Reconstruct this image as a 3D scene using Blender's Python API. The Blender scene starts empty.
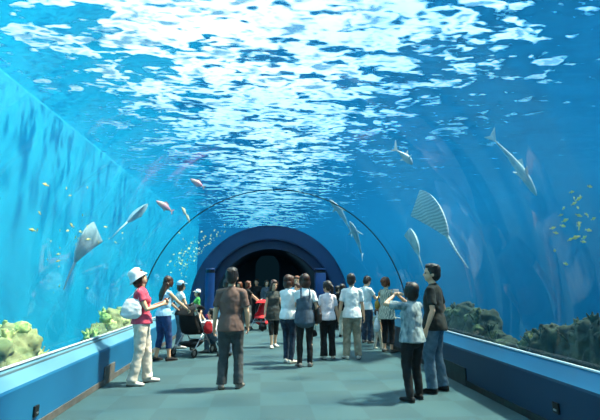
import bpy, bmesh, math, random
from mathutils import Vector as V, Matrix, noise
random.seed(7)
PI = math.pi
scn = bpy.context.scene
COL = scn.collection

# ------------------------------------------------------------------ camera frame
FPX = 420.0
PITCH = math.atan(71/FPX)
YAW = math.atan(38/FPX*math.cos(PITCH))
CF = V((math.sin(YAW)*math.cos(PITCH), math.cos(YAW)*math.cos(PITCH), math.sin(PITCH)))
CR = V((math.cos(YAW), -math.sin(YAW), 0))
CU = CR.cross(CF)
CAM = V((0, 0, 1.53))
def ray(px, py): return CF + CR*((px-300)/FPX) + CU*((210-py)/FPX)
def ground(px, py, z=0.0):
    d = ray(px, py); t = (z-CAM.z)/d.z
    return CAM + d*t
def at_y(px, py, y):
    d = ray(px, py); return CAM + d*(y/d.y)
def at_x(px, py, x):
    d = ray(px, py); return CAM + d*(x/d.x)

# ------------------------------------------------------------------ materials
MATS = {}
def new_mat(name):
    m = bpy.data.materials.new(name); m.use_nodes = True
    nt = m.node_tree; nt.nodes.clear()
    return m, nt, nt.nodes, nt.links
def out(nt, sh, vol=None):
    o = nt.nodes.new('ShaderNodeOutputMaterial')
    nt.links.new(sh, o.inputs['Surface'])
    if vol: nt.links.new(vol, o.inputs['Volume'])
def srgb(h):
    h = h.lstrip('#'); r = []
    for i in (0, 2, 4):
        c = int(h[i:i+2], 16)/255
        r.append(c/12.92 if c <= .04045 else ((c+.055)/1.055)**2.4)
    return (*r, 1)
def cloth(name, col, col2=None, scale=18, rough=.85, bump=.25, stretch=(1, 1, 1), metal=0, detail=3):
    """noise-mottled principled"""
    if name in MATS: return MATS[name]
    m, nt, N, L = new_mat(name)
    tc = N.new('ShaderNodeTexCoord'); mp = N.new('ShaderNodeMapping'); mp.inputs['Scale'].default_value = stretch
    L.new(tc.outputs['Object'], mp.inputs['Vector'])
    nz = N.new('ShaderNodeTexNoise'); nz.inputs['Scale'].default_value = scale; nz.inputs['Detail'].default_value = detail
    L.new(mp.outputs[0], nz.inputs['Vector'])
    cr = N.new('ShaderNodeValToRGB')
    c1 = srgb(col); c2 = srgb(col2) if col2 else tuple(c*.8 for c in c1[:3])+(1,)
    cr.color_ramp.elements[0].position = .35; cr.color_ramp.elements[1].position = .65
    cr.color_ramp.elements[0].color = c2; cr.color_ramp.elements[1].color = c1
    L.new(nz.outputs['Fac'], cr.inputs[0])
    b = N.new('ShaderNodeBsdfPrincipled'); b.inputs['Roughness'].default_value = rough; b.inputs['Metallic'].default_value = metal
    L.new(cr.outputs[0], b.inputs['Base Color'])
    if bump:
        bp = N.new('ShaderNodeBump'); bp.inputs['Strength'].default_value = bump; bp.inputs['Distance'].default_value = .02
        L.new(nz.outputs['Fac'], bp.inputs['Height']); L.new(bp.outputs[0], b.inputs['Normal'])
    out(nt, b.outputs[0]); MATS[name] = m
    return m
def striped(name, c1, c2, scale, direction='Z', dist=3.0, plaid=False):
    if name in MATS: return MATS[name]
    m, nt, N, L = new_mat(name)
    tc = N.new('ShaderNodeTexCoord')
    w = N.new('ShaderNodeTexWave'); w.bands_direction = direction; w.inputs['Scale'].default_value = scale
    w.inputs['Distortion'].default_value = dist; w.inputs['Detail'].default_value = 2
    L.new(tc.outputs['Object'], w.inputs['Vector'])
    cr = N.new('ShaderNodeValToRGB'); cr.color_ramp.elements[0].position = .4; cr.color_ramp.elements[1].position = .6
    cr.color_ramp.elements[0].color = srgb(c1); cr.color_ramp.elements[1].color = srgb(c2)
    L.new(w.outputs['Fac'], cr.inputs[0])
    b = N.new('ShaderNodeBsdfPrincipled'); b.inputs['Roughness'].default_value = .85
    L.new(cr.outputs[0], b.inputs['Base Color']); out(nt, b.outputs[0]); MATS[name] = m
    return m
SKIN = cloth('skin', '#e0b392', '#d6a482', 6, .55, .03)
HAIR_BLACK = cloth('hair_black', '#17120f', '#2a201a', 60, .45, .5, (1, 1, .12))
HAIR_BROWN = cloth('hair_brown', '#4a2a1a', '#2a170e', 60, .45, .5, (1, 1, .12))
HAIR_AUBURN = cloth('hair_auburn', '#7c4426', '#4e2814', 60, .5, .5, (1, 1, .12))
WHITE = cloth('white_cotton', '#eef0ee', '#dfe3e2', 7, .8, .6)
EYEM = cloth('eye_dark', '#15100e', '#0c0908', 10, .2, 0)
LIP = cloth('lip', '#b56a5e', '#a85c50', 10, .5, 0)
BLACKM = cloth('black_plastic', '#141618', '#0c0d0e', 20, .4, .1)
CHROME = cloth('brushed_metal', '#b9bec2', '#9a9fa4', 30, .3, .05, metal=.9)

# ------------------------------------------------------------------ mesh helpers
def link(o): COL.objects.link(o); return o
def mesh_obj(name, bm, mat, parent=None, smooth=True):
    bmesh.ops.recalc_face_normals(bm, faces=bm.faces)
    me = bpy.data.meshes.new(name); bm.to_mesh(me); bm.free()
    if smooth:
        for p in me.polygons: p.use_smooth = True
        me.set_sharp_from_angle(angle=math.radians(42))
    for m in (mat if isinstance(mat, (list, tuple)) else [mat]): me.materials.append(m)
    o = bpy.data.objects.new(name, me); link(o); o.parent = parent
    return o
def thing(name, label, cat, loc=(0, 0, 0), rz=0, group=None, scale=1):
    o = bpy.data.objects.new(name, None); o.empty_display_size = .1; link(o)
    o.location = loc; o.rotation_euler = (0, 0, rz); o.scale = (scale,)*3
    o['label'] = label; o['category'] = cat
    if group: o['group'] = group
    return o
def tag(o, label, cat, group=None, kind=None):
    o['label'] = label; o['category'] = cat
    if group: o['group'] = group
    if kind: o['kind'] = kind
    return o
def struct(o): o['kind'] = 'structure'; return o
def box(bm, x0, x1, y0, y1, z0, z1, bevel=0, M=None):
    t = bmesh.new()
    vs = [t.verts.new((x, y, z)) for x in (x0, x1) for y in (y0, y1) for z in (z0, z1)]
    for f in ((0, 1, 3, 2), (4, 6, 7, 5), (0, 4, 5, 1), (2, 3, 7, 6), (0, 2, 6, 4), (1, 5, 7, 3)): t.faces.new([vs[i] for i in f])
    bmesh.ops.recalc_face_normals(t, faces=t.faces)
    if bevel: bmesh.ops.bevel(t, geom=t.edges[:], offset=bevel, segments=2, affect='EDGES', profile=.5)
    if M: t.transform(M)
    me = bpy.data.meshes.new('t'); t.to_mesh(me); t.free(); bm.from_mesh(me); bpy.data.meshes.remove(me)
def ell(bm, c, r, M=None, u=18, v=12):
    mat = Matrix.Translation(V(c)) @ Matrix.Diagonal((*r, 1))
    if M is not None: mat = M @ mat
    bmesh.ops.create_uvsphere(bm, u_segments=u, v_segments=v, radius=1, matrix=mat)
def tube(bm, pts, rad, seg=14, ref=V((1, 0, 0)), caps=True, M=None, f0=False, f1=False):
    """closed loft along pts; rad: list of r or (r_ref, r_other)"""
    pts = [V(p) for p in pts]
    rad = [(r, r) if not isinstance(r, (tuple, list)) else r for r in rad]
    if len(rad) == 1: rad = rad*len(pts)
    n = len(pts); rings = []
    P, Rr, T = [], [], []
    for i in range(n):
        t = (pts[min(i+1, n-1)]-pts[max(i-1, 0)]).normalized()
        P.append(pts[i]); Rr.append(rad[i]); T.append(t)
    if caps:
        r0 = min(rad[0]); r1 = min(rad[-1])
        pre = [(P[0]-T[0]*r0*k, (rad[0][0]*s, rad[0][1]*s), T[0]) for k, s in ((.55, .45), (.38, .78))]
        post = [(P[-1]+T[-1]*r1*k, (rad[-1][0]*s, rad[-1][1]*s), T[-1]) for k, s in ((.38, .78), (.55, .45))]
        seq = ([] if f0 else pre) + list(zip(P, Rr, T)) + ([] if f1 else post)
    else: seq = list(zip(P, Rr, T))
    for p, r, t in seq:
        u = ref - t*ref.dot(t)
        if u.length < .05:
            u = V((0, 1, 0)) - t*t.y
            if u.length < .05: u = V((0, 0, 1)) - t*t.z
        u.normalize(); w = t.cross(u)
        ring = []
        for k in range(seg):
            a = 2*PI*k/seg; q = p + u*(math.cos(a)*r[0]) + w*(math.sin(a)*r[1])
            if M is not None: q = M @ q
            ring.append(bm.verts.new(q))
        rings.append(ring)
    for a, b in zip(rings, rings[1:]):
        for k in range(seg): bm.faces.new((a[k], a[(k+1) % seg], b[(k+1) % seg], b[k]))
    bm.faces.new(rings[0][::-1]); bm.faces.new(rings[-1])
def lathe(bm, prof, seg=24, M=None):
    rings = []
    for r, z in prof:
        ring = [V((r*math.cos(2*PI*k/seg), r*math.sin(2*PI*k/seg), z)) for k in range(seg)]
        rings.append([bm.verts.new(M @ q if M is not None else q) for q in ring])
    for a, b in zip(rings, rings[1:]):
        for k in range(seg): bm.faces.new((a[k], a[(k+1) % seg], b[(k+1) % seg], b[k]))
    if prof[0][0] > 1e-4: bm.faces.new(rings[0][::-1])
    if prof[-1][0] > 1e-4: bm.faces.new(rings[-1])
    bmesh.ops.remove_doubles(bm, verts=bm.verts, dist=1e-5)
FOLDS = bpy.data.textures.new('folds', 'CLOUDS'); FOLDS.noise_scale = .09; FOLDS.noise_depth = 1
def remesh(o, voxel, smooth=2, fold=0.0):
    """fuse the overlapping lofts into one continuous surface and bake"""
    bm = bmesh.new(); bm.from_mesh(o.data)
    bmesh.ops.recalc_face_normals(bm, faces=bm.faces); bm.to_mesh(o.data); bm.free()
    md = o.modifiers.new('fuse', 'REMESH'); md.mode = 'VOXEL'; md.voxel_size = voxel; md.use_smooth_shade = True
    if smooth:
        s = o.modifiers.new('soft', 'SMOOTH'); s.factor = .5; s.iterations = smooth
    if fold:
        d = o.modifiers.new('folds', 'DISPLACE'); d.texture = FOLDS; d.strength = fold; d.mid_level = .5; d.texture_coords = 'LOCAL'
    dg = bpy.context.evaluated_depsgraph_get(); dg.update()
    me = bpy.data.meshes.new_from_object(o.evaluated_get(dg)); me.name = o.data.name
    o.modifiers.clear(); old = o.data; o.data = me; bpy.data.meshes.remove(old)
    for p in me.polygons: p.use_smooth = True
    return o
def lerp(a, b, t): return a + (b-a)*t
def ik(a, c, l1, l2, pole):
    a, c = V(a), V(c); d = c-a; L = d.length; mx = (l1+l2)*.998
    if L > mx: c = a + d.normalized()*mx; d = c-a; L = mx
    L = max(L, abs(l1-l2)+.02)
    x = (l1*l1-l2*l2+L*L)/(2*L); h = math.sqrt(max(l1*l1-x*x, 0))
    dn = d.normalized(); p = V(pole) - dn*V(pole).dot(dn)
    p = p.normalized() if p.length > 1e-4 else V((0, 1, 0))
    return a + dn*x + p*h, c

# ------------------------------------------------------------------ people
def add_hand(bm, wrist, d, side, palm, s=1.0, curl=.5):
    """palm plus four bent fingers and a thumb; d = forearm direction, palm = palm normal"""
    d = V(d).normalized(); palm = (V(palm) - d*V(palm).dot(d)).normalized()
    w = d.cross(palm)*side                       # towards the thumb
    k = wrist + d*.085*s
    tube(bm, [wrist - d*.01, wrist + d*.02*s, wrist + d*.055*s, k], [(.024*s, .019*s), (.03*s, .017*s), (.037*s, .016*s), (.036*s, .013*s)], 12, ref=w)
    for i, (off, ln) in enumerate(((.029, .066), (.0095, .074), (-.0105, .068), (-.029, .053))):
        b = k - d*.012*s + w*off*s*1.02
        c1 = curl*.55; p1 = b + (d*math.cos(c1)+palm*math.sin(c1))*ln*.42*s + d*.012*s
        c2 = curl*1.25; p2 = p1 + (d*math.cos(c2)+palm*math.sin(c2))*ln*.33*s
        c3 = curl*1.9; p3 = p2 + (d*math.cos(c3)+palm*math.sin(c3))*ln*.25*s
        tube(bm, [b, p1, p2, p3], [.0095*s, .009*s, .0085*s, .007*s], 8, ref=w)
    b = wrist + d*.028*s + w*.024*s
    p1 = b + (d*.7 + w*.7 + palm*.25).normalized()*.036*s; p2 = p1 + (d*.92 + w*.15 + palm*.45).normalized()*.032*s
    tube(bm, [b, p1, p2], [.013*s, .0105*s, .0085*s], 8, ref=palm)

def person(label, pos, face, H=1.65, fem=False, hair='short', hairmat=HAIR_BLACK, lean=0, twist=0,
           head=(0, 0), hands=None, feet=None, hipz=None, hipy=0, top=WHITE, sleeve=.55, hem=.50, flare=0, topfit=1.0,
           bottom=None, legcut=-.012, legfit=1.0, legflare=0, shoes=BLACKM, dress=None, overall=None, hat=None, hatmat=None,
           group=None, vox=.0085, face_detail=True, curl=.5, palms=None, poles=None, kneepole=(0, 1, 0), headscale=1.12, barefoot=False, skirt=None, kneeout=.0, neckscarf=None):
    """facing +Y before rz. face = rotation about z. hands: ((x,y,z) left, right) in fractions of 1.7 m figure (metres at H=1.7)."""
    S = H/1.715
    root = thing('person', label, 'person', pos, face, group, S)
    g = .93 if fem else 1.0
    shw = (.138 if fem else .163); hz = hipz if hipz is not None else .905
    hip = V((0, hipy, hz))
    Ml = Matrix.Rotation(-math.radians(lean), 4, 'X')
    Mt = Matrix.Translation(hip) @ Ml @ Matrix.Rotation(math.radians(twist), 4, 'Z')
    def T(x, y, z): return Mt @ V((x, y, z))
    ax = (Mt.to_3x3() @ V((1, 0, 0)))
    waist = T(0, .0, .14); chest = T(0, .005, .33); shc = T(0, -.012, .48); neck0 = T(0, -.012, .51); neck1 = T(0, .014, .567)
    Mh = Matrix.Translation(neck1) @ Matrix.Rotation(math.radians(twist+head[0]), 4, 'Z') @ Matrix.Rotation(math.radians(head[1]-lean*.35), 4, 'X') @ Matrix.Diagonal((headscale, headscale, headscale, 1))
    # arms
    sh = {s: T(s*shw, -.012, .452) for s in (-1, 1)}
    hands = hands or ((-.24, .05, .84), (.24, .05, .84))
    poles = poles or ((-.45, -1, -.1), (.45, -1, -.1))
    arm = {}
    for s, h, pl in ((-1, hands[0], poles[0]), (1, hands[1], poles[1])):
        e, w = ik(sh[s], V(h), .285, .25, V(pl)); arm[s] = (sh[s], e, w)
    # legs
    feet = feet or ((-.10, 0, 0), (.10, 0, 0))
    leg = {}
    for s, f in ((-1, feet[0]), (1, feet[1])):
        hp = hip + V((s*.088, 0, -.02)); an = V((f[0], f[1], .075 + f[2]))
        k, a = ik(hp, an, .409, .409, V(kneepole)+V((s*kneeout, 0, 0))); leg[s] = (hp, k, a, V(f))
    toe = {s: Matrix.Rotation(math.radians(-s*12), 3, 'Z') @ V((0, 1, 0)) for s in (-1, 1)}
    # ---- body: one continuous surface
    bm = bmesh.new()
    tr = [(.145, .105), (.165, .115), (.125*g, .09*g), (.15*g, .105*g), (.145*g, .09), (.07, .06)]
    tube(bm, [hip+V((0, 0, -.06)), hip + (waist-hip)*.2, waist, chest, T(0, -.01, .43), T(0, -.012, .50)], tr, 20, ref=ax)
    tube(bm, [sh[-1], T(0, -.012, .475), sh[1]], [.05*g, .052, .05*g], 12, ref=V((0, 0, 1)))
    tube(bm, [T(0, -.012, .47), neck0, neck1, Mh @ V((0, .012, .04))], [.062*g, .054*g, .05*g, .05*g], 14, ref=ax)
    if fem:
        for s in (-1, 1): ell(bm, T(s*.068, .082, .325), (.06, .05, .058))
    for s in (-1, 1):
        a, e, w = arm[s]
        tube(bm, [a, lerp(a, e, .3), lerp(a, e, .75), e, lerp(e, w, .3), lerp(e, w, .75), w],
             [.047*g, .046*g, .039*g, .036*g, .037*g, .028*g, .024*g], 12)
        pn = V((-s, .15, -.1)) if palms is None else V(palms[0 if s < 0 else 1])
        add_hand(bm, w, (w-e), s if palms is None else s, pn, .98*g, curl)
        hp, k, an, f = leg[s]
        tube(bm, [hp+V((0, 0, .04)), lerp(hp, k, .25), lerp(hp, k, .8), k, lerp(k, an, .3), lerp(k, an, .75), an],
             [.085, .08, .058, .055, .054, .038, .036], 14)
        F0 = V((an.x, an.y, an.z-.035)); t = toe[s]
        tube(bm, [F0 - t*.045, F0 + t*.04 + V((0, 0, -.006)), F0 + t*.12 + V((0, 0, -.018)), F0 + t*.165 + V((0, 0, -.022))],
             [(.032, .034), (.037, .03), (.042, .02), (.035, .014)], 12)
    # head
    ell(bm, (0, -.008, .125), (.073, .092, .093), Mh)
    ell(bm, (0, .028, .062), (.055, .06, .066), Mh)
    ell(bm, (0, .045, .02), (.03, .035, .026), Mh)
    tube(bm, [(0, .076, .105), (0, .09, .085), (0, .096, .068)], [.008, .010, .012], 8, M=Mh)
    for s in (-1, 1):
        ell(bm, (s*.073, -.005, .085), (.011, .019, .031), Mh)
        tube(bm, [(s*.012, .083, .115), (s*.045, .072, .118)], [.007, .006], 6, M=Mh)
    body = remesh(mesh_obj('body', bm, SKIN, root), vox, 2)
    if face_detail:
        for s in (-1, 1):
            bm = bmesh.new(); ell(bm, (s*.03, .08, .097), (.0135, .008, .0085), Mh, 10, 8); mesh_obj('eye', bm, EYEM, root)
        bm = bmesh.new(); ell(bm, (0, .0865, .035), (.022, .007, .006), Mh, 10, 8); mesh_obj('mouth', bm, LIP, root)
    # ---- hair
    if hair:
        bm = bmesh.new()
        ell(bm, (0, -.02, .138), (.085, .094, .092), Mh)
        if hair == 'short':
            ell(bm, (0, -.045, .09), (.078, .07, .085), Mh); ell(bm, (0, .035, .185), (.06, .05, .036), Mh)
            for s in (-1, 1): ell(bm, (s*.066, -.005, .115), (.02, .035, .035), Mh)
            for i in range(16):
                a = random.uniform(0, 2*PI); b_ = random.uniform(.2, 1.2)
                ell(bm, (.072*math.cos(a)*math.sin(b_), -.02+.08*math.sin(a)*math.sin(b_), .14+.08*math.cos(b_)), (.022, .024, .02), Mh, 8, 6)
        else:
            ell(bm, (0, .05, .178), (.062, .04, .036), Mh)
            for s in (-1, 1): tube(bm, [(s*.07, .02, .16), (s*.08, .015, .09), (s*.075, .005, .02 if hair != 'tail' else .07)], [(.02, .034), (.018, .034), (.014, .026)], 10, ref=V((1, 0, 0)), M=Mh)
        if hair == 'bob': ell(bm, (0, -.038, .06), (.092, .068, .095), Mh)
        if hair == 'long':
            ell(bm, (0, -.035, .08), (.09, .07, .09), Mh)
            b0 = Mh @ V((0, -.05, .07))
            tube(bm, [b0, T(0, -.085, .50), T(0, -.115, .40), T(0, -.115, .30)], [(.088, .06), (.10, .045), (.085, .035), (.045, .02)], 16, ref=ax)
        if hair == 'tail':
            ell(bm, (0, -.045, .09), (.078, .066, .08), Mh)
            tube(bm, [Mh @ V((0, -.10, .14)), Mh @ V((0, -.14, .10)), Mh @ V((0, -.135, .02)), Mh @ V((0, -.12, -.05))], [.022, .032, .028, .012], 10)
        if hair == 'bun':
            ell(bm, (0, -.045, .09), (.078, .066, .08), Mh); ell(bm, (0, -.12, .15), (.045, .04, .042), Mh)
        remesh(mesh_obj('hair', bm, hairmat, root), vox, 1)
    # ---- hat
    if hat == 'bucket':
        bm = bmesh.new()
        lathe(bm, [(.001, .115), (.06, .112), (.088, .085), (.096, .03), (.10, 0), (.135, -.045), (.138, -.04), (.104, .006), (.1, .03), (.09, .09), (.06, .118), (.001, .121)], 24,
              Mh @ Matrix.Translation((0, -.012, .135)) @ Matrix.Rotation(math.radians(8), 4, 'X'))
        mesh_obj('hat', bm, hatmat or WHITE, root)
    if hat == 'cap':
        bm = bmesh.new()
        ell(bm, (0, -.018, .15), (.09, .101, .088), Mh); tube(bm, [(0, .06, .165), (0, .11, .155), (0, .145, .145)], [(.07, .012), (.065, .009), (.04, .006)], 14, M=Mh)
        remesh(mesh_obj('hat', bm, hatmat or WHITE, root), vox, 1)
    # ---- shirt / dress
    if top or dress:
        bm = bmesh.new(); q = topfit; o_ = .014
        hemz = hem-.53*1.0
        hm = hip + V((0, -.0, (hem-.532)*1.7))
        if dress:
            dz = dress*1.7; hm = V((hip.x, hip.y, dz))
        P = [hm, lerp(hm, hip, .6) if dress else hip, lerp(hip, waist, .5), waist, chest, T(0, -.011, .43), T(0, -.012, .49), T(0, -.012, .52)]
        fl = flare
        Rr = [(.18+o_+fl, .148+o_+fl), (.178+o_+fl*.6, .146+o_+fl*.5), (.165+o_+fl*.3, .13+o_+fl*.3), (.14*q+o_+fl*.2, .105*q+o_+fl*.2), (.158*g*q+o_, .11*q+o_), (.152*g+o_, .095+o_), (.09+o_, .068+o_), (.05+o_, .045+o_)]
        if hem > .56: P, Rr = P[2:], Rr[2:]
        tube(bm, P, Rr, 24, ref=ax, f0=True)
        tube(bm, [sh[-1], T(0, -.012, .477), sh[1]], [.054*g+.006, .058, .054*g+.006], 12, ref=V((0, 0, 1)))
        if fem:
            for s in (-1, 1): ell(bm, T(s*.066, .086, .325), (.068, .056, .066))
        if sleeve > 0:
            for s in (-1, 1):
                a, e, w = arm[s]
                pts = [a - (e-a)*.02, lerp(a, e, .35)]; rr = [.062*g*q, .06*q*g]
                if sleeve <= 1: pts.append(lerp(a, e, sleeve)); rr.append(.060*q)
                else: pts += [e, lerp(e, w, sleeve-1)]; rr += [.052*q, .044*q]
                tube(bm, pts, rr, 14, f1=True)
        remesh(mesh_obj('dress' if dress else 'shirt', bm, top or overall, root), vox*1.15, 2, .02)
        if overall:
            bm = bmesh.new()
            tube(bm, [hip+V((0, 0, -.10)), hip, waist, chest, T(0, -.004, .40)], [(.20, .175), (.198, .17), (.168, .145), (.178*g, .142), (.12, .125)], 24, ref=ax)
            for s in (-1, 1): tube(bm, [T(s*.09, -.125, .36), T(s*.085, -.095, .46), T(s*.08, -.02, .545), T(s*.085, .09, .45), T(s*.08, .13, .36)], [(.022, .008)], 8, ref=ax)
            remesh(mesh_obj('overall_top', bm, overall, root), vox*1.15, 2, .012)
    # ---- trousers
    if bottom:
        bm = bmesh.new()
        tube(bm, [hip+V((0, 0, -.10)), hip+V((0, 0, 0)), lerp(hip, waist, .65)], [(.155, .115), (.177, .127), (.145*g+.008, .11)], 20, ref=ax)
        ell(bm, hip+V((0, -.03, -.02)), (.152, .10, .1))
        for s in (-1, 1):
            hp, k, an, f = leg[s]; cut = lerp(k, an, 1-legcut*2.2) if legcut < .45 else lerp(hp, k, 1-(legcut-.45)*2)
            if legcut < .45:
                P = [hp+V((0, 0, .02)), lerp(hp, k, .25), lerp(hp, k, .7), k, lerp(k, cut, .35), lerp(k, cut, .8), cut]
                Rr = [.104, .098*legfit**.4, .078*legfit, .069*legfit, .066*legfit, .056*legfit+legflare*.6, .054*legfit+legflare]
            else:
                P = [hp+V((0, 0, .02)), lerp(hp, cut, .4), cut]; Rr = [.106, .105*legfit, .10*legfit]
            tube(bm, P, Rr, 18, f1=True)
        remesh(mesh_obj('trousers', bm, bottom, root), vox*1.15, 2, .022)
    if skirt:
        bm = bmesh.new()
        tube(bm, [V((hip.x, hip.y, .50)), V((hip.x, hip.y, .72)), hip, lerp(hip, waist, .6)], [(.25, .22), (.22, .17), (.19, .135), (.15, .115)], 24, ref=ax, f0=True)
        remesh(mesh_obj('skirt', bm, skirt, root), vox*1.15, 2, .03)
    # ---- shoes
    if not barefoot:
        for s in (-1, 1):
            hp, k, an, f = leg[s]; F0 = V((an.x, an.y, an.z-.037)); t = toe[s]
            bm = bmesh.new()
            tube(bm, [F0 - t*.05+V((0, 0, .004)), F0 + t*.03+V((0, 0, .0)), F0 + t*.11 + V((0, 0, -.012)), F0 + t*.175 + V((0, 0, -.02))],
                 [(.039, .043), (.043, .038), (.048, .028), (.040, .02)], 16)
            so = remesh(mesh_obj('shoe', bm, shoes, root), vox, 1)
            bm = bmesh.new()
            tube(bm, [F0 - t*.058+V((0, 0, -.03)), F0 + t*.06+V((0, 0, -.031)), F0 + t*.18 + V((0, 0, -.031))], [(.04, .009), (.046, .009), (.042, .008)], 16)
            mesh_obj('sole', bm, SOLE, so)
    M = Matrix.Translation(V(pos)) @ Matrix.Rotation(face, 4, 'Z') @ Matrix.Scale(S, 4)
    return dict(root=root, M=M, T=lambda x, y, z: M @ T(x, y, z), sh={s: M @ sh[s] for s in sh}, wrist={s: M @ arm[s][2] for s in (-1, 1)},
                handp={s: M @ (arm[s][2] + (arm[s][2]-arm[s][1]).normalized()*.09) for s in (-1, 1)}, elbow={s: M @ arm[s][1] for s in (-1, 1)}, S=S)
SOLE = cloth('shoe_sole', '#2c2a28', '#1c1b1a', 20, .8, .1)
# ================================================================== SETTING
# tunnel frame: walkway along +Y, walls of the walkway at XL / XR, vault axis at XC
XL, XR, XC, ZB, RV = -2.33, 3.03, .33, .68, 2.86
Y0, YP, YE = -3.0, 16.0, 40.0
ZS = 6.3                                         # water level outside
def arc_pts(r, n=48, cz=ZB, cx=XC): return [(cx - r*math.cos(PI*k/n), cz + r*math.sin(PI*k/n)) for k in range(n+1)]

# ---- water ---------------------------------------------------------
def water_surface_mat():
    m, nt, N, L = new_mat('water_surface')
    geo = N.new('ShaderNodeNewGeometry')
    def math_(op, a, b=None, clamp=False):
        n = N.new('ShaderNodeMath'); n.operation = op; n.use_clamp = clamp
        for i, v in enumerate((a, b)):
            if v is None: continue
            if isinstance(v, (int, float)): n.inputs[i].default_value = v
            else: L.new(v, n.inputs[i])
        return n.outputs[0]
    # wave slopes, world space
    def nz(scale, sx, sy, detail, off, dist=0.0):
        mp = N.new('ShaderNodeMapping'); mp.inputs['Scale'].default_value = (sx, sy, 1); mp.inputs['Location'].default_value = off
        mp.inputs['Rotation'].default_value = (0, 0, .25)
        L.new(geo.outputs['Position'], mp.inputs['Vector'])
        n = N.new('ShaderNodeTexNoise'); n.inputs['Scale'].default_value = scale; n.inputs['Detail'].default_value = detail
        n.inputs['Roughness'].default_value = .55; n.inputs['Distortion'].default_value = dist
        L.new(mp.outputs[0], n.inputs['Vector']); return n
    n1 = nz(WAVE1, .85, 1.6, 2.6, (3, 1, 0), .6); n2 = nz(WAVE2, .85, 1.6, 1.6, (11, 5, 0), .4)
    def vm(op, a, b=None, s=None):
        n = N.new('ShaderNodeVectorMath'); n.operation = op
        for i, v in enumerate((a, b)):
            if v is None: continue
            if isinstance(v, tuple): n.inputs[i].default_value = v
            else: L.new(v, n.inputs[i])
        if s is not None: n.inputs['Scale'].default_value = s
        return n
    s1 = vm('SCALE', vm('SUBTRACT', n1.outputs['Color'], (.5, .5, .5)).outputs[0], s=AMP1)
    s2 = vm('SCALE', vm('SUBTRACT', n2.outputs['Color'], (.5, .5, .5)).outputs[0], s=AMP2)
    sl = vm('MULTIPLY', vm('ADD', s1.outputs[0], s2.outputs[0]).outputs[0], (1, 1, 0))
    nup = vm('NORMALIZE', vm('ADD', sl.outputs[0], (0, 0, 1)).outputs[0]).outputs[0]
    # direction of the light path below the surface: bent once by the curved acrylic (index 1.33 along the tunnel)
    sep = N.new('ShaderNodeSeparateXYZ'); L.new(geo.outputs['Incoming'], sep.inputs[0])
    dy2 = math_('MULTIPLY', sep.outputs['Y'], sep.outputs['Y'])
    ty = math_('DIVIDE', sep.outputs['Y'], 1.33)
    r = math_('SQRT', math_('DIVIDE', math_('SUBTRACT', 1.0, math_('MULTIPLY', ty, ty)), math_('MAXIMUM', math_('SUBTRACT', 1.0, dy2), .0005)))
    cmb = N.new('ShaderNodeCombineXYZ')
    L.new(math_('MULTIPLY', sep.outputs['X'], r), cmb.inputs[0]); L.new(ty, cmb.inputs[1]); L.new(math_('MULTIPLY', sep.outputs['Z'], r), cmb.inputs[2])
    dot = vm('DOT_PRODUCT', cmb.outputs[0], nup).outputs['Value']
    ab = math_('ABSOLUTE', dot)
    mr = N.new('ShaderNodeMapRange'); mr.interpolation_type = 'SMOOTHSTEP'
    mr.inputs['From Min'].default_value = CRIT-CW; mr.inputs['From Max'].default_value = CRIT+CW
    L.new(ab, mr.inputs['Value'])
    # lens effect of the ripples, put into the tint of what passes
    cr = N.new('ShaderNodeMapRange'); cr.interpolation_type = 'SMOOTHSTEP'
    cr.inputs['From Min'].default_value = CRIT; cr.inputs['From Max'].default_value = CRIT+.10
    cr.inputs['To Min'].default_value = 0; cr.inputs['To Max'].default_value = 1
    L.new(ab, cr.inputs['Value'])
    tcol = N.new('ShaderNodeMix'); tcol.data_type = 'RGBA'
    tcol.inputs['A'].default_value = (.10, .30, .46, 1); tcol.inputs['B'].default_value = (1, 1, 1, 1)
    L.new(cr.outputs[0], tcol.inputs['Factor'])
    ln = vm('LENGTH', sl.outputs[0]).outputs['Value']
    st = N.new('ShaderNodeMapRange'); st.interpolation_type = 'SMOOTHSTEP'; L.new(ln, st.inputs['Value'])
    st.inputs['From Min'].default_value = .11; st.inputs['From Max'].default_value = .34
    tc2 = N.new('ShaderNodeMix'); tc2.data_type = 'RGBA'; L.new(st.outputs[0], tc2.inputs['Factor'])
    L.new(tcol.outputs['Result'], tc2.inputs['A']); tc2.inputs['B'].default_value = (.16, .30, .42, 1)  # steep ripples tinted darker, standing in for caustic dapple and streaks
    tr = N.new('ShaderNodeBsdfTransparent'); L.new(tc2.outputs['Result'], tr.inputs[0])
    gl = N.new('ShaderNodeBsdfGlossy'); gl.inputs['Roughness'].default_value = .08; gl.inputs['Color'].default_value = (.62, .85, .90, 1)
    sg = math_('SIGN', sep.outputs['Z']); fl = vm('SCALE', nup); L.new(sg, fl.inputs['Scale']); L.new(fl.outputs[0], gl.inputs['Normal'])
    mx = N.new('ShaderNodeMixShader'); L.new(mr.outputs[0], mx.inputs[0]); L.new(gl.outputs[0], mx.inputs[1]); L.new(tr.outputs[0], mx.inputs[2])
    return m, nt, mx.outputs[0]
def add_volume(nt):
    N, L = nt.nodes, nt.links
    pv = N.new('ShaderNodeVolumeAbsorption'); pv.inputs['Color'].default_value = ABS_COL; pv.inputs['Density'].default_value = ABS_D
    sc = N.new('ShaderNodeVolumeScatter'); sc.inputs['Color'].default_value = SC_COL; sc.inputs['Density'].default_value = SC_D; sc.inputs['Anisotropy'].default_value = SC_G
    ad = N.new('ShaderNodeAddShader'); L.new(pv.outputs[0], ad.inputs[0]); L.new(sc.outputs[0], ad.inputs[1])
    return ad.outputs[0]
WAVE1, WAVE2, AMP1, AMP2, CRIT, CW = 1.05, 3.6, 1.3, .74, .632, .026
ABS_COL, ABS_D = (.58, .88, .96, 1), .20
SC_COL, SC_D, SC_G = (.02, .36, .9, 1), .032, .35
m_surf, nt, sh = water_surface_mat(); out(nt, sh)
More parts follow.
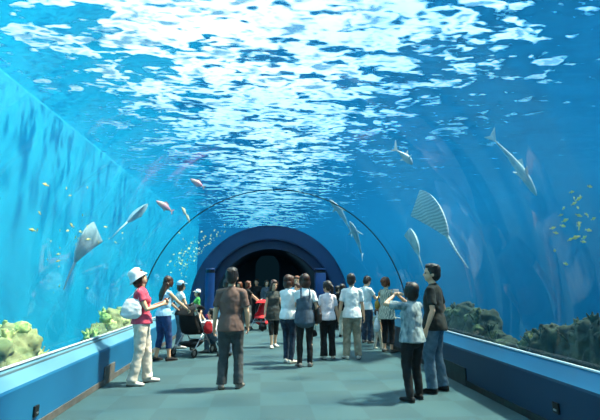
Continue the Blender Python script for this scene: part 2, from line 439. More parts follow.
m_wat, nt, N, L = new_mat('water_body'); t = N.new('ShaderNodeBsdfTransparent'); out(nt, t.outputs[0], add_volume(nt))
bm = bmesh.new()
RW = RV+.08
sec = [(-6, -5), (XC-RW, -5)] + arc_pts(RW) + [(XC+RW, -5), (14, -5), (14, ZS), (-6, ZS)]
fr = [bm.verts.new((x, -6, z)) for x, z in sec]; bk = [bm.verts.new((x, YE, z)) for x, z in sec]
n = len(sec)
for i in range(n): bm.faces.new((fr[i], fr[(i+1) % n], bk[(i+1) % n], bk[i]))
bm.faces.new(fr[::-1]); bm.faces.new(bk)
o = struct(mesh_obj('water', bm, m_wat, None, False))
bm = bmesh.new(); bm.faces.new([bm.verts.new(q) for q in ((-5.99, -5.99, ZS-.02), (-5.99, YE-.01, ZS-.02), (13.99, YE-.01, ZS-.02), (13.99, -5.99, ZS-.02))])
struct(mesh_obj('water_surface', bm, m_surf, None, False))

# ---- tank shell ------------------------------------------------------
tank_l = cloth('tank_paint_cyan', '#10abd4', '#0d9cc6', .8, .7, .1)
tank_r = cloth('tank_paint_shaded', '#072a5e', '#062452', .8, .8, .1)  # tank paint darkened: shade away from the sun put into the colour
sand = cloth('tank_floor_blue', '#4fa9c4', '#3f93b0', 1.2, .9, .3)
def slab(name, x0, x1, y0, y1, z0, z1, mat, bevel=0):
    bm = bmesh.new(); box(bm, x0, x1, y0, y1, z0, z1, bevel); return struct(mesh_obj(name, bm, mat, None, False))
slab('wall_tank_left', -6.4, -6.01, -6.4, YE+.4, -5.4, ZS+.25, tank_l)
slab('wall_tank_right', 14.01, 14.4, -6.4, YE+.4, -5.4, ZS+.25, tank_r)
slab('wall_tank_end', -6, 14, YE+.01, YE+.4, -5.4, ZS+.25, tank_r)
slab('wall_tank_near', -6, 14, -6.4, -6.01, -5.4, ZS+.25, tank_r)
slab('floor_tank', -6, 14, -6, YE, -5.4, -5.01, sand)
conc = cloth('foundation_concrete', '#5d7c86', '#4c6a75', 1.5, .9, .3)
slab('wall_foundation_left', XC-RW+.005, XL-.12, -6, YP, -5, ZB-.03, conc)
slab('wall_foundation_right', XR+.12, XC+RW-.005, -6, YP, -5, ZB-.03, conc)

# ---- acrylic vault ---------------------------------------------------
m, nt, N, L = new_mat('acrylic')
fz = N.new('ShaderNodeFresnel'); fz.inputs['IOR'].default_value = 1.28
tr = N.new('ShaderNodeBsdfTransparent'); tr.inputs[0].default_value = (.97, .99, 1, 1)
gl = N.new('ShaderNodeBsdfGlossy'); gl.inputs['Roughness'].default_value = .03
mx = N.new('ShaderNodeMixShader'); mul = N.new('ShaderNodeMath'); mul.operation = 'MULTIPLY'; mul.inputs[1].default_value = .11
L.new(fz.outputs[0], mul.inputs[0]); L.new(mul.outputs[0], mx.inputs[0]); L.new(tr.outputs[0], mx.inputs[1]); L.new(gl.outputs[0], mx.inputs[2])
out(nt, mx.outputs[0]); ACR = m
def vault(bm, r0, r1, y0, y1, n=64, cz=ZB):
    A, B = arc_pts(r0, n, cz), arc_pts(r1, n, cz)
    rows = [[bm.verts.new((x, y, z)) for x, z in P] for P, y in ((A, y0), (B, y0), (B, y1), (A, y1))]
    for k in range(n):
        for a, b in ((0, 1), (1, 2), (2, 3), (3, 0)): bm.faces.new((rows[a][k], rows[a][k+1], rows[b][k+1], rows[b][k]))
    for k in (0, n): bm.faces.new([rows[i][k] for i in range(4)])
bm = bmesh.new(); vault(bm, RV, RV+.06, -3.0, YP); struct(mesh_obj('ceiling', bm, ACR))
seam = cloth('joint_sealant', '#16303c', '#10242e', 20, .6, 0)
i = 1
YJ = FPX*CF.y/45*1.0
for y in (YJ,):
    bm = bmesh.new(); vault(bm, RV-.012, RV+.002, y-.022, y+.022); struct(mesh_obj('trim_%d' % i, bm, seam)); i += 1
# closing wall behind the visitor's back
slab('wall_near', XL-.7, XR+.7, Y0-.3, Y0-.02, 0, 3.7, cloth('blue_wall_paint', '#1b4f80', '#17466f', 3, .7, .05))

# ---- walkway floor ---------------------------------------------------
m, nt, N, L = new_mat('carpet_tiles')
geo = N.new('ShaderNodeNewGeometry'); mp = N.new('ShaderNodeMapping'); L.new(geo.outputs['Position'], mp.inputs['Vector'])
mp.inputs['Scale'].default_value = (1/.62, 1/.62, 1)
ch = N.new('ShaderNodeTexChecker'); ch.inputs['Scale'].default_value = 1; L.new(mp.outputs[0], ch.inputs['Vector'])
ch.inputs['Color1'].default_value = srgb('#33565b'); ch.inputs['Color2'].default_value = srgb('#2e4e53')
wn = N.new('ShaderNodeTexNoise'); wn.inputs['Scale'].default_value = 90; wn.inputs['Detail'].default_value = 3; L.new(geo.outputs['Position'], wn.inputs['Vector'])
mxc = N.new('ShaderNodeMix'); mxc.data_type = 'RGBA'; mxc.blend_type = 'MULTIPLY'; mxc.inputs['Factor'].default_value = .25
L.new(ch.outputs[0], mxc.inputs['A']); L.new(wn.outputs['Color'], mxc.inputs['B'])
b = N.new('ShaderNodeBsdfPrincipled'); b.inputs['Roughness'].default_value = .75; L.new(mxc.outputs['Result'], b.inputs['Base Color'])
bp = N.new('ShaderNodeBump'); bp.inputs['Strength'].default_value = .25; bp.inputs['Distance'].default_value = .01; L.new(wn.outputs['Fac'], bp.inputs['Height']); L.new(bp.outputs[0], b.inputs['Normal'])
out(nt, b.outputs[0]); FLOOR = m
slab('floor', XL-.1, XR+.1, Y0, 27, -.3, 0, FLOOR)

# ---- side parapets: painted face, sloped ledge up to the glass --------
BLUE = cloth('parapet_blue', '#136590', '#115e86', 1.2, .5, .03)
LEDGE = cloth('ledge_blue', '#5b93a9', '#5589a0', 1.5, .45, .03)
def parapet(name, xf, xg, mat, ledge):
    bm = bmesh.new(); s = 1 if xg > xf else -1
    prof = [(xf, 0), (xf, .50), (xf+s*.012, .525), (xg-s*.03, .675), (xg-s*.03, .68), (xg+s*.0, .68), (xg, 0)]
    A = [bm.verts.new((x, Y0, z)) for x, z in prof]; B = [bm.verts.new((x, YP, z)) for x, z in prof]
    for k in range(len(prof)):
        j = (k+1) % len(prof); f = bm.faces.new((A[k], A[j], B[j], B[k])); f.material_index = 1 if k in (2,) else 0
    bm.faces.new(A); bm.faces.new(B[::-1])
    struct(mesh_obj(name, bm, [mat, ledge], None, False))
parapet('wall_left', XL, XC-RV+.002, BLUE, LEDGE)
parapet('wall_right', XR, XC+RV-.002, cloth('parapet_shaded', '#0b3552', '#09304a', 1.2, .5, .03), cloth('ledge_shaded', '#2f86ac', '#2b7ea3', 1.5, .45, .03))  # right side: same paint darkened, its shade put into the colour
RIM = cloth('steel_rim', '#dfe9ee', '#cfdbe2', 20, .35, 0)
for nm, x in (('trim_%d' % i, XC-RV+.04), ('trim_%d' % (i+1), XC+RV-.04)):
    bm = bmesh.new(); box(bm, x-.012, x+.012, Y0, YP, .68, .70, .003); struct(mesh_obj(nm, bm, RIM, None, False))
i += 2
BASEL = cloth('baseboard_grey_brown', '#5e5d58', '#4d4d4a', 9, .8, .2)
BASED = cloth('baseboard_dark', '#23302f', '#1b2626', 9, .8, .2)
def baseboard(name, x, s, y_step, mat):
    bm = bmesh.new(); box(bm, *sorted((x, x+s*.014)), Y0, YP, .0, .085, .003); 
    for a, b_ in y_step: box(bm, *sorted((x-s*.0, x+s*.022)), a, b_, .0, .26, .003)
    struct(mesh_obj(name, bm, mat, None, False))
yl0 = at_x(103, 384, XL).y; yl1 = at_x(113, 376, XL).y
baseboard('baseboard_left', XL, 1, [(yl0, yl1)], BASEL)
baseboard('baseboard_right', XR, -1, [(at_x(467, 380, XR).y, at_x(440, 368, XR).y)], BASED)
for (px, py, x, s, mat, lab) in ((35, 411, XL, 1, BLACKM, 'small black service box set low in the sunlit blue parapet'), (557, 408, XR, -1, BLACKM, 'small black service box set low in the shaded dark blue parapet')):
    p = at_x(px, py, x)
    t = thing('service_box', lab, 'socket', (x, p.y, p.z))
    bm = bmesh.new(); box(bm, *sorted((-s*.002, s*.022)), -.045, .045, -.055, .055, .006); mesh_obj('housing', bm, mat, t, False)
    bm = bmesh.new(); box(bm, *sorted((s*.02, s*.03)), -.02, .022, -.028, -.008, .003); mesh_obj('latch', bm, CHROME, t, False)

# ---- end portal --------------------------------------------------------
PB = cloth('portal_blue', '#1a4470', '#173e68', 1.0, .5, .03)
PD = cloth('portal_dark_blue', '#122c4e', '#102846', 1.0, .5, .03)
def ring(name, r0, r1, y0, y1, mat, cz=ZB, legs=True):
    bm = bmesh.new(); n = 56
    A = [(XC-r0, 0)] + arc_pts(r0, n, cz) + [(XC+r0, 0)]; B = [(XC-r1, 0)] + arc_pts(r1, n, cz) + [(XC+r1, 0)]
    rows = [[bm.verts.new((x, y, z)) for x, z in P] for P, y in ((A, y0), (B, y0), (B, y1), (A, y1))]
    for k in range(len(A)-1):
        for a, b_ in ((0, 1), (1, 2), (2, 3), (3, 0)): bm.faces.new((rows[a][k], rows[a][k+1], rows[b_][k+1], rows[b_][k]))
    for k in (0, len(A)-1): bm.faces.new([rows[q][k] for q in range(4)])
    o = mesh_obj(name, bm, mat, None, False); return struct(o)
ring('wall_portal_outer', 2.42, RV+.10, YP, YP+.35, PB)
ring('wall_portal_inner', 2.06, 2.44, YP+.12, YP+.5, PD)
ring('trim_%d' % i, 2.40, 2.45, YP-.03, YP+.02, cloth('portal_edge', '#0f2f55', '#0d294a', 5, .5, 0)); i += 1
# the dim hall beyond
DK = cloth('hall_dark_paint', '#28505f', '#224654', 2, .8, .05)
ring('wall_hall', 2.44, RV+.075, YP+.5, 27, DK)
bm = bmesh.new(); box(bm, XC-2.9, XC+2.9, 27, 27.3, 0, 3.7); struct(mesh_obj('wall_hall_end', bm, DK, None, False))
# ================================================================== PEOPLE
def W(px, pyf, pyh):
    g = ground(px, pyf); d = ray(px, pyh); return V((g.x, g.y, 0)), 1.53 + d.z*g.y/d.y
JEANS = cloth('denim_dark', '#22364c', '#182839', 22); JEANSB = cloth('denim_blue', '#1f3f72', '#17315c', 22)
BLK = cloth('black_cloth', '#15171a', '#0d0e11', 14); BLKT = cloth('black_tee', '#1a2221', '#101615', 12)
KHAKI = cloth('khaki_cloth', '#a09480', '#857a68', 14); CREAM = cloth('cream_cloth', '#d8d0c2', '#bfb6a6', 9)
DIRTY = cloth('grey_trouser', '#474b4d', '#383c3e', 12)
BROWNS = striped('brown_striped_shirt', '#705850', '#5c4740', 22, 'X', .6)
ROSE = cloth('rose_tee', '#d8506a', '#bf3f58', 12); SKYT = cloth('pale_blue_top', '#b4d8ec', '#9cc6de', 10)
GREEN = cloth('green_tee', '#4fae5c', '#3b9149', 12); SLATE = cloth('slate_jumper', '#4a5c6c', '#3c4c5a', 12)
OLIVE = cloth('charcoal_dress', '#3d423f', '#2e3331', 12); STREAK = cloth('streaked_blouse', '#a8b4b4', '#48616b', 15, .85, .3, (1, 1, .45), 0, 5)
PATT = striped('patterned_skirt', '#cfc9b4', '#6d7f78', 9, 'X', 8); FJEAN = cloth('faded_denim', '#566f80', '#43596a', 14)
WSHOE = cloth('pale_shoe', '#d9d4cb', '#bdb6aa', 20, .6); GSHOE = cloth('grey_shoe', '#76716c', '#55514d', 20, .6)
PINKW = cloth('pale_pink_tee', '#e9e0e4', '#d5ccd2', 8)
P = {}
def put(key, px, pyf, pyh, label, face, **k):
    pos, H = W(px, pyf, pyh); k.setdefault('H', H); P[key] = person(label, pos, face, **k); return P[key]

put('hat', 138, 384, 269, 'woman in a white bucket hat and rose tee gazing up beside the left parapet', -PI/2+.15, fem=True, hair='bob', hairmat=HAIR_BROWN,
    head=(0, 28), hat='bucket', top=ROSE, sleeve=.5, bottom=CREAM, legfit=1.1, legflare=.022, shoes=WSHOE, hem=.52,
    hands=((-.05, .30, 1.20), (.06, .29, 1.17)), feet=((-.09, .12, 0), (.10, -.08, 0)), lean=-4, curl=.9, palms=((.9, -.2, 0), (-.9, -.2, 0)), poles=((-.5, -.3, -1), (.5, -.3, -1)))
put('pram', 161, 361, 276, 'woman with long brown hair, pale blue top and cropped jeans pushing the black stroller', -.75, fem=True, hair='long', hairmat=HAIR_BROWN,
    top=SKYT, sleeve=0, bottom=JEANSB, legcut=.2, legfit=1.05, shoes=BLK, hem=.53, lean=5, head=(35, -8),
    hands=((-.16, .48, .98), (.20, .50, .98)), curl=1.1, palms=((0, .3, -1), (0, .3, -1)), feet=((-.1, -.06, 0), (.12, .1, 0)), poles=((-.4, -.6, -1), (.4, -.6, -1)))
put('kid_cap', 178, 348, 281, 'young person with black hair under a pale blue cap behind the black stroller', -PI/2+.5, hair='bob', top=WHITE, sleeve=.4, bottom=FJEAN, hat='cap', hatmat=SKYT,
    shoes=WSHOE, head=(-10, 0), vox=.01, hands=((-.15, .35, 1.0), (.2, .3, .98)))
put('boy', 196, 334, 290, 'boy in a green shirt and white cap standing by the blue portal pillar', PI/2+.2, hair='short', top=GREEN, sleeve=.7, bottom=CREAM, hat='cap', hatmat=WHITE,
    shoes=WSHOE, vox=.012, headscale=1.2, hands=((-.1, .38, 1.0), (.15, .36, 1.0)))
g, _ = W(211, 352, 313)
P['crouch'] = person('person in a white shirt and jeans crouching low to take a picture', g, PI/2-.25, H=1.55, hair='short', top=WHITE, sleeve=1.4, bottom=FJEAN, legfit=1.05, shoes=GSHOE,
    hipz=.30, hipy=-.26, lean=30, head=(0, 22), feet=((-.13, .06, 0), (.13, -.04, 0)), hands=((-.05, .30, .88), (.05, .31, .88)), curl=1.1, palms=((.9, -.2, 0), (-.9, -.2, 0)), poles=((-.6, 0, -1), (.6, 0, -1)), hem=.5)
put('brown', 229, 389, 268, 'man in a brown shirt and grey trousers standing with his back turned', -.08, hair='short', hairmat=HAIR_BLACK, top=BROWNS, sleeve=.75, bottom=DIRTY, legfit=1.12, legflare=.018,
    shoes=GSHOE, hem=.475, flare=.004, topfit=1.06, feet=((-.11, .0, 0), (.13, .05, 0)), hands=((-.25, .06, .84), (.24, .10, .86)), curl=.7)
put('behind', 225, 356, 279, 'person in a pale blue shirt mostly hidden behind the brown-shirted man', .15, hair='short', top=SKYT, sleeve=.6, bottom=FJEAN, vox=.011, face_detail=False)
# far end, in and before the portal
put('far_a', 247, 329, 281, 'woman with auburn hair and dark top standing behind the red pushchair', -1.3, fem=True, hair='bob', hairmat=HAIR_AUBURN, top=BLK, sleeve=.6, bottom=CREAM, legcut=.2, vox=.013, hands=((-.2, .42, .98), (.2, .42, .98)), shoes=BLK)
put('far_b', 256, 322, 279, 'black-haired person in dark clothes deep in the portal above the red pushchair', PI*.9, hair='short', top=BLK, sleeve=.6, bottom=BLK, vox=.014)
put('far_c', 266, 323, 280, 'person in a pale collar and dark jacket in the portal, beside the charcoal-dressed woman', PI*1.1, fem=True, hair='bob', top=SLATE, sleeve=1.5, bottom=BLK, vox=.014)
put('far_d', 239, 325, 282, 'auburn-haired girl in the portal just past the brown-shirted man', PI*.7, fem=True, hair='long', hairmat=HAIR_AUBURN, top=SLATE, sleeve=.6, bottom=JEANS, vox=.014)
put('dress', 273, 347, 280, 'woman in a short charcoal dress and black leggings walking towards the camera', PI+.25, fem=True, hair='long', hairmat=HAIR_BROWN, top=OLIVE, dress=.40, flare=.01, sleeve=.35,
    bottom=BLK, legcut=.26, shoes=WSHOE, feet=((-.08, -.10, 0), (.08, .14, 0)), head=(12, -6), hands=((-.24, .14, .84), (.25, .05, .82)))
put('mum', 288, 363, 275, 'woman in a white tee and dark jeans holding a baby, brown bob, seen from behind', -.55, fem=True, hair='bob', hairmat=HAIR_BROWN, top=WHITE, sleeve=.6, bottom=JEANS, legfit=.95, shoes=WSHOE,
    hands=((.02, .30, 1.08), (.16, .34, 1.14)), head=(-15, -5), feet=((-.07, .05, 0), (.08, -.03, 0)), curl=.6, palms=((.7, .1, .6), (-.7, .1, .5)))
put('chat', 297, 343, 276, 'brown-haired woman facing the camera between the white tee and slate jumper women', PI-.25, fem=True, hair='bob', hairmat=HAIR_AUBURN, top=SKYT, sleeve=.5, bottom=JEANS, shoes=WSHOE, vox=.0105)
put('slate', 305, 367, 274, 'woman in a slate jumper over a white tee with black jeans, back to camera', .0, fem=True, hair='bob', hairmat=HAIR_BROWN, top=WHITE, sleeve=.62, overall=SLATE, bottom=BLK, legfit=.92, hem=.6,
    shoes=GSHOE, hands=((-.06, .34, 1.08), (.25, .05, .86)), head=(15, 0), feet=((-.10, 0, 0), (.10, .04, 0)))
put('tail', 328, 359, 281, 'woman with a black ponytail, pale tee and wide black trousers looking left', -.05, fem=True, hair='tail', top=PINKW, sleeve=.7, bottom=BLK, legfit=1.12, legflare=.03, shoes=WSHOE,
    head=(45, 0), feet=((-.09, 0, 0), (.11, .05, 0)), hands=((-.26, .06, .83), (.26, .08, .83)))
put('khaki', 353, 359, 274, 'man in a white shirt and baggy khaki trousers hand in hand with the ponytailed woman', -.05, hair='short', top=WHITE, sleeve=.72, bottom=KHAKI, legfit=1.2, legflare=.012, shoes=WSHOE, flare=.008, hem=.485,
    head=(-20, 0), hands=((-.27, .05, .84), (.26, .08, .84)), feet=((-.13, .0, 0), (.12, .02, 0)))
put('phone', 367, 343, 276, 'man in a white shirt looking down at his phone by the right parapet', -PI/2+.55, hair='short', top=WHITE, sleeve=.6, bottom=JEANS, legfit=1.1, shoes=GSHOE,
    head=(0, -28), hands=((-.2, .1, .86), (.10, .38, 1.16)), curl=1.0, vox=.0095)
put('far_e', 343, 337, 284, 'dark-clothed person beyond the hand-holding couple, near the portal', -.7, hair='bob', top=BLK, sleeve=.6, bottom=CREAM, vox=.012)
put('far_f', 338, 330, 286, 'person with black hair and navy top standing against the far right parapet', -1.2, hair='short', top=JEANS, sleeve=.6, bottom=BLK, vox=.013)
put('photo', 388, 352, 277, 'auburn-haired woman in a patterned tunic with a yellow shoulder bag at the right parapet', -.9, fem=True, hair='bun', hairmat=HAIR_AUBURN, top=PATT, dress=.44, flare=.03, sleeve=0,
    bottom=BLK, legcut=.12, shoes=GSHOE, head=(0, 8), hands=((-.12, .30, 1.36), (.12, .30, 1.36)), curl=1, palms=((.9, -.2, 0), (-.9, -.2, 0)), vox=.0095)
put('kid', 378, 349, 309, 'small child in white clothes pressed against the right parapet', -1.1, hair='bob', hairmat=HAIR_BROWN, top=PATT, sleeve=.6, bottom=CREAM, shoes=WSHOE, headscale=1.25, vox=.012, feet=((-.16, -.05, 0), (.12, .1, 0)))
put('blouse', 415, 401, 282, 'woman in a streaked grey-blue blouse and black jeans raising a camera overhead', .35, fem=True, hair='bob', hairmat=HAIR_BLACK, top=STREAK, sleeve=.75, bottom=BLK, legfit=1.05, shoes=BLK, hem=.49, flare=.018, topfit=1.1,
    head=(5, 16), hands=((-.13, .24, 1.50), (-.02, .26, 1.50)), curl=1.1, palms=((.9, -.2, 0), (-.9, -.2, 0)), poles=((-1, -.1, -.45), (1, .1, -.7)), feet=((-.10, -.02, 0), (.13, .05, 0)))
put('black', 438, 392, 264, 'tall man in a black tee and faded jeans looking left across the tunnel', PI/2-.65, hair='short', top=BLKT, sleeve=.75, bottom=FJEAN, legfit=1.15, legflare=.012, shoes=BLK, hem=.48, flare=.008, topfit=1.05,
    head=(22, 4), hands=((-.25, .04, .85), (.25, .06, .88)), feet=((-.12, .04, 0), (.12, -.05, 0)), curl=.8)
# baby in the mother's arms
bp = P['mum']['M'] @ V((.10, .24, 1.0))
P['baby'] = person('baby in cream clothes held against the chest of the woman with the brown bob', bp, P['mum']['root'].rotation_euler.z + PI*.75, H=.72, hair='short', hairmat=HAIR_BROWN, top=CREAM, sleeve=1.6, bottom=CREAM,
    headscale=1.75, hipz=.3, hipy=0, feet=((-.22, .42, .12), (.22, .42, .12)), hands=((-.25, .3, .75), (.25, .3, .75)), vox=.011, shoes=WSHOE)

# ---- things carried --------------------------------------------------------
def strap(bm, pts, w=.012, t=.004, ref=V((0, 1, 0))): tube(bm, pts, [(w, t)], 8, ref=ref)
def bag(name, label, shoulder, center, dims, mat, cat='bag', strapmat=None, rz=0, ref=V((0, 1, 0))):
    """soft pouch with a strap that runs over shoulder point"""
    c = V(center); t = thing(name, label, cat, (c.x, c.y, c.z-dims[2]))
    bm = bmesh.new(); R = Matrix.Rotation(rz, 3, 'Z')
    ax = R @ V((1, 0, 0))
    h = dims[2]
    tube(bm, [V((0, 0, .02)), V((0, 0, h*.35)), V((0, 0, h*1.1)), V((0, 0, 1.7*h)), V((0, 0, 2*h))], [(dims[0]*.85, dims[1]*.8), (dims[0]*1.05, dims[1]*1.15), (dims[0], dims[1]*1.1), (dims[0]*.8, dims[1]*.7), (dims[0]*.6, dims[1]*.25)], 22, ref=ax)
    remesh(mesh_obj('pouch', bm, mat, t), .012, 2, .025)
    bm = bmesh.new(); s = V(shoulder) - V(t.location)
    a = ax*dims[0]*.6 + V((0, 0, 1.9*h)); b = -ax*dims[0]*.6 + V((0, 0, 1.9*h))
    strap(bm, [a, lerp(a, s, .55), s + V((0, 0, .008)) + ax*.012], ref=ax.cross(V((0, 0, 1)))); strap(bm, [s + V((0, 0, .008)) - ax*.012, lerp(b, s, .55), b], ref=ax.cross(V((0, 0, 1))))
    mesh_obj('strap', bm, strapmat or mat, t)
    return t
LEATH = cloth('brown_leather', '#33251f', '#241a16', 14, .5); MUST = cloth('mustard_cloth', '#b28a3a', '#94712c', 14)
q = P['hat']; s = q['T'](.15, -.02, .51)
bag('tote_bag', 'large white tote bag on the shoulder of the woman in the bucket hat', s, q['T'](.18, -.12, .22), (.145, .06, .14), WHITE, rz=q['root'].rotation_euler.z+PI/2)
q = P['slate']; bag('shoulder_bag', 'dark brown leather bag on the shoulder of the slate jumper woman', q['T'](.135, -.01, .515), q['T'](.24, -.02, .04), (.12, .06, .15), LEATH, rz=PI/2+.4)
q = P['photo']; bag('shoulder_bag', 'mustard yellow shoulder bag on the woman in the patterned tunic', q['T'](-.12, -.01, .515), q['T'](-.22, -.06, .16), (.12, .055, .10), MUST, rz=1.2)
q = P['tail']; bag('handbag', 'small black handbag hanging from the hand of the ponytailed woman', q['handp'][-1], q['handp'][-1]-V((.03, 0, .19)), (.07, .035, .07), BLK)
q = P['dress']; bag('handbag', 'black handbag in the hand of the woman in the charcoal dress', q['handp'][1], q['handp'][1]-V((.03, 0, .2)), (.09, .045, .09), BLK)
q = P['blouse']; bag('plastic_bag', 'white plastic bag hanging low beside the streaked blouse woman', P['photo']['T'](-.20, -.1, .0), P['photo']['T'](-.20, -.12, -.3), (.11, .06, .14), cloth('white_plastic', '#dfe6e8', '#c5ced2', 12, .4), rz=1.5)
def gadget(name, label, cat, pos, rz, dims, mat, lens=False, tilt=0):
    t = thing(name, label, cat, pos, rz)
    bm = bmesh.new(); box(bm, -dims[0], dims[0], -dims[1], dims[1], -dims[2], dims[2], min(dims)*.4, Matrix.Rotation(tilt, 4, 'X')); mesh_obj('case', bm, mat, t)
    if lens: bm = bmesh.new(); tube(bm, [(0, dims[1]*.9, 0), (0, dims[1]+.022, 0)], [.02, .018], 16, f1=True); mesh_obj('lens', bm, BLACKM, t)
    else: bm = bmesh.new(); box(bm, -dims[0]*.88, dims[0]*.88, -dims[1]-.001, -dims[1]+.001, -dims[2]*.85, dims[2]*.85, 0, Matrix.Rotation(tilt, 4, 'X')); mesh_obj('screen', bm, cloth('dark_glass', '#1a2530', '#141d26', 5, .15, 0), t)
mid = lambda q: (q['handp'][-1]+q['handp'][1])/2
q = P['hat']; gadget('mobile_phone', 'dark mobile phone in the hands of the woman in the bucket hat', 'phone', mid(q)+V((0, 0, .02)), q['root'].rotation_euler.z, (.026, .009, .05), BLACKM, tilt=-.5)
q = P['phone']; gadget('mobile_phone', 'black mobile phone held by the man at the right parapet', 'phone', q['handp'][1]+V((0, 0, .03)), q['root'].rotation_euler.z, (.026, .009, .05), BLACKM, tilt=-.5)
SILV = cloth('silver_case', '#c3c8cc', '#a7adb2', 12, .35, 0, metal=.4)
q = P['blouse']; gadget('camera', 'silver compact camera raised by the woman in the streaked blouse', 'camera', mid(q)+V((0, 0, .02)), q['root'].rotation_euler.z, (.048, .012, .03), SILV, True)
q = P['crouch']; gadget('camera', 'black camera held to the face of the crouching person', 'camera', mid(q)+V((0, 0, .02)), q['root'].rotation_euler.z, (.06, .03, .038), BLACKM, True)
q = P['photo']; gadget('camera', 'black compact camera held up by the woman in the patterned tunic', 'camera', mid(q)+V((0, 0, .02)), q['root'].rotation_euler.z, (.048, .012, .03), BLACKM, True)

# ---- strollers --------------------------------------------------------------
def stroller(name, label, pos, rz, fabric, canopy, S=1.0):
    """pushed towards +Y"""
    t = thing(name, label, 'stroller', pos, rz, None, S)
    for s in (-1, 1):
        bm = bmesh.new(); tube(bm, [(s*.22, -.36, 1.02), (s*.22, -.30, .98), (s*.22, .0, .52), (s*.22, .34, .12)], [.012], 10); mesh_obj('front_frame', bm, CHROME, t)
        bm = bmesh.new(); tube(bm, [(s*.22, .06, .46), (s*.23, -.28, .12)], [.012], 10); mesh_obj('rear_frame', bm, CHROME, t)
        bm = bmesh.new(); tube(bm, [(s*.22, -.36, 1.02), (s*.22, -.42, 1.0), (s*.19, -.44, .98)], [.02, .022, .018], 10); mesh_obj('handle', bm, BLACKM, t)
    bm = bmesh.new(); tube(bm, [(-.22, .20, .28), (.22, .20, .28)], [.009], 8); mesh_obj('cross_bar', bm, CHROME, t)
    bm = bmesh.new(); tube(bm, [(-.23, -.28, .12), (.23, -.28, .12)], [.009], 8); mesh_obj('axle', bm, CHROME, t)
    bm = bmesh.new()
    tube(bm, [(0, -.26, .88), (0, -.20, .62), (0, -.10, .44), (0, .12, .42), (0, .22, .40)], [(.19, .03), (.20, .04), (.20, .05), (.2, .045), (.19, .03)], 16, ref=V((1, 0, 0)))
    for s in (-1, 1): tube(bm, [(s*.19, -.18, .78), (s*.2, -.08, .55), (s*.2, .14, .47)], [(.012, .06), (.012, .09), (.012, .05)], 10)
    remesh(mesh_obj('seat', bm, fabric, t), .014, 2, .01)
    bm = bmesh.new(); n = 9; rings = []
    for r_ in (.27, .258):
        for k in range(n+1):
            a = math.radians(-20+k*13); rings.append((r_, a))
    cols = []
    for r_ in (.27, .255):
        g = []
        for k in range(n+1):
            a = math.radians(165-k*14); row = []
            for j in range(13):
                x = -.21+.42*j/12; rr = r_*(1-.10*(abs(x)/.21)**4)
                row.append(bm.verts.new((x, -.10+rr*math.cos(a)*1.05, .72+rr*math.sin(a))))
            g.append(row)
        cols.append(g)
    A, B = cols
    for g in cols:
        for k in range(n):
            for j in range(12): bm.faces.new((g[k][j], g[k][j+1], g[k+1][j+1], g[k+1][j]))
    for k in range(n):
        for j in (0, 12): bm.faces.new((A[k][j], A[k+1][j], B[k+1][j], B[k][j]))
    for j in range(12):
        for k in (0, n): bm.faces.new((A[k][j], A[k][j+1], B[k][j+1], B[k][j]))
    mesh_obj('canopy', bm, canopy, t)
    bm = bmesh.new(); tube(bm, [(0, -.22, .24), (0, .0, .20), (0, .16, .25)], [(.17, .05), (.18, .07), (.17, .04)], 14, ref=V((1, 0, 0))); remesh(mesh_obj('basket', bm, fabric, t), .014, 1)
    for s in (-1, 1):
        for y in (-.28, .35):
            bm = bmesh.new()
            Mw = Matrix.Translation((s*.24, y, .085)) @ Matrix.Rotation(PI/2, 4, 'Y')
            lathe(bm, [(.045, -.012), (.078, -.016), (.085, -.008), (.085, .008), (.078, .016), (.045, .012), (.045, -.012)], 22, Mw)
            wh = mesh_obj('wheel', bm, BLACKM, t)
            bm = bmesh.new(); lathe(bm, [(.001, -.014), (.02, -.014), (.022, -.006), (.046, -.005), (.046, .005), (.022, .006), (.02, .014), (.001, .014)], 18, Mw); mesh_obj('hub', bm, CHROME, wh)
    return t
REDC = cloth('red_cloth', '#d8242c', '#b91a22', 10)
g = ground(186, 356)
stroller('stroller', 'black stroller with silver frame pushed along the left parapet', g + V((.10, .14, 0)), -.45, BLK, BLK, 1.06)
g2 = ground(190, 352)
bag('tote_bag', 'red bag hanging from the side of the black stroller', V((g.x+.38, g.y+.09, .82)), V((g.x+.42, g.y+.09, .56)), (.09, .045, .13), REDC)
g = ground(262, 330)
stroller('stroller', 'red pushchair standing in the mouth of the portal', g, 2.6, REDC, REDC, .95)

# ---- portal posts ----------------------------------------------------------
POST = cloth('post_blue', '#1a4480', '#163c72', 1.5, .35, .02)
for px, lab, rnd in ((210.5, 'round blue post with dark cap at the left foot of the portal', 1), (320, 'square blue post with dark cap at the right foot of the portal', 0)):
    gy = YP-.35; p = at_y(px, 270, gy); zt = at_y(px, 268.5, gy).z
    t = thing('portal_post', lab, 'post', (p.x, gy, 0))
    bm = bmesh.new()
    if rnd: lathe(bm, [(.17, 0), (.17, zt-.16)], 28)
    else: box(bm, -.19, .19, -.15, .15, 0, zt-.16, .02)
    mesh_obj('shaft', bm, POST, t)
    bm = bmesh.new()
    if rnd: lathe(bm, [(.155, zt-.16), (.155, zt-.05)], 28)
    else: box(bm, -.17, .17, -.13, .13, zt-.16, zt-.05)
    mesh_obj('collar', bm, BLACKM, t)
    bm = bmesh.new()
    if rnd: lathe(bm, [(.17, zt-.05), (.17, zt-.01), (.16, zt), (.001, zt)], 28)
    else: box(bm, -.19, .19, -.15, .15, zt-.05, zt, .01)
    mesh_obj('cap', bm, POST, t)
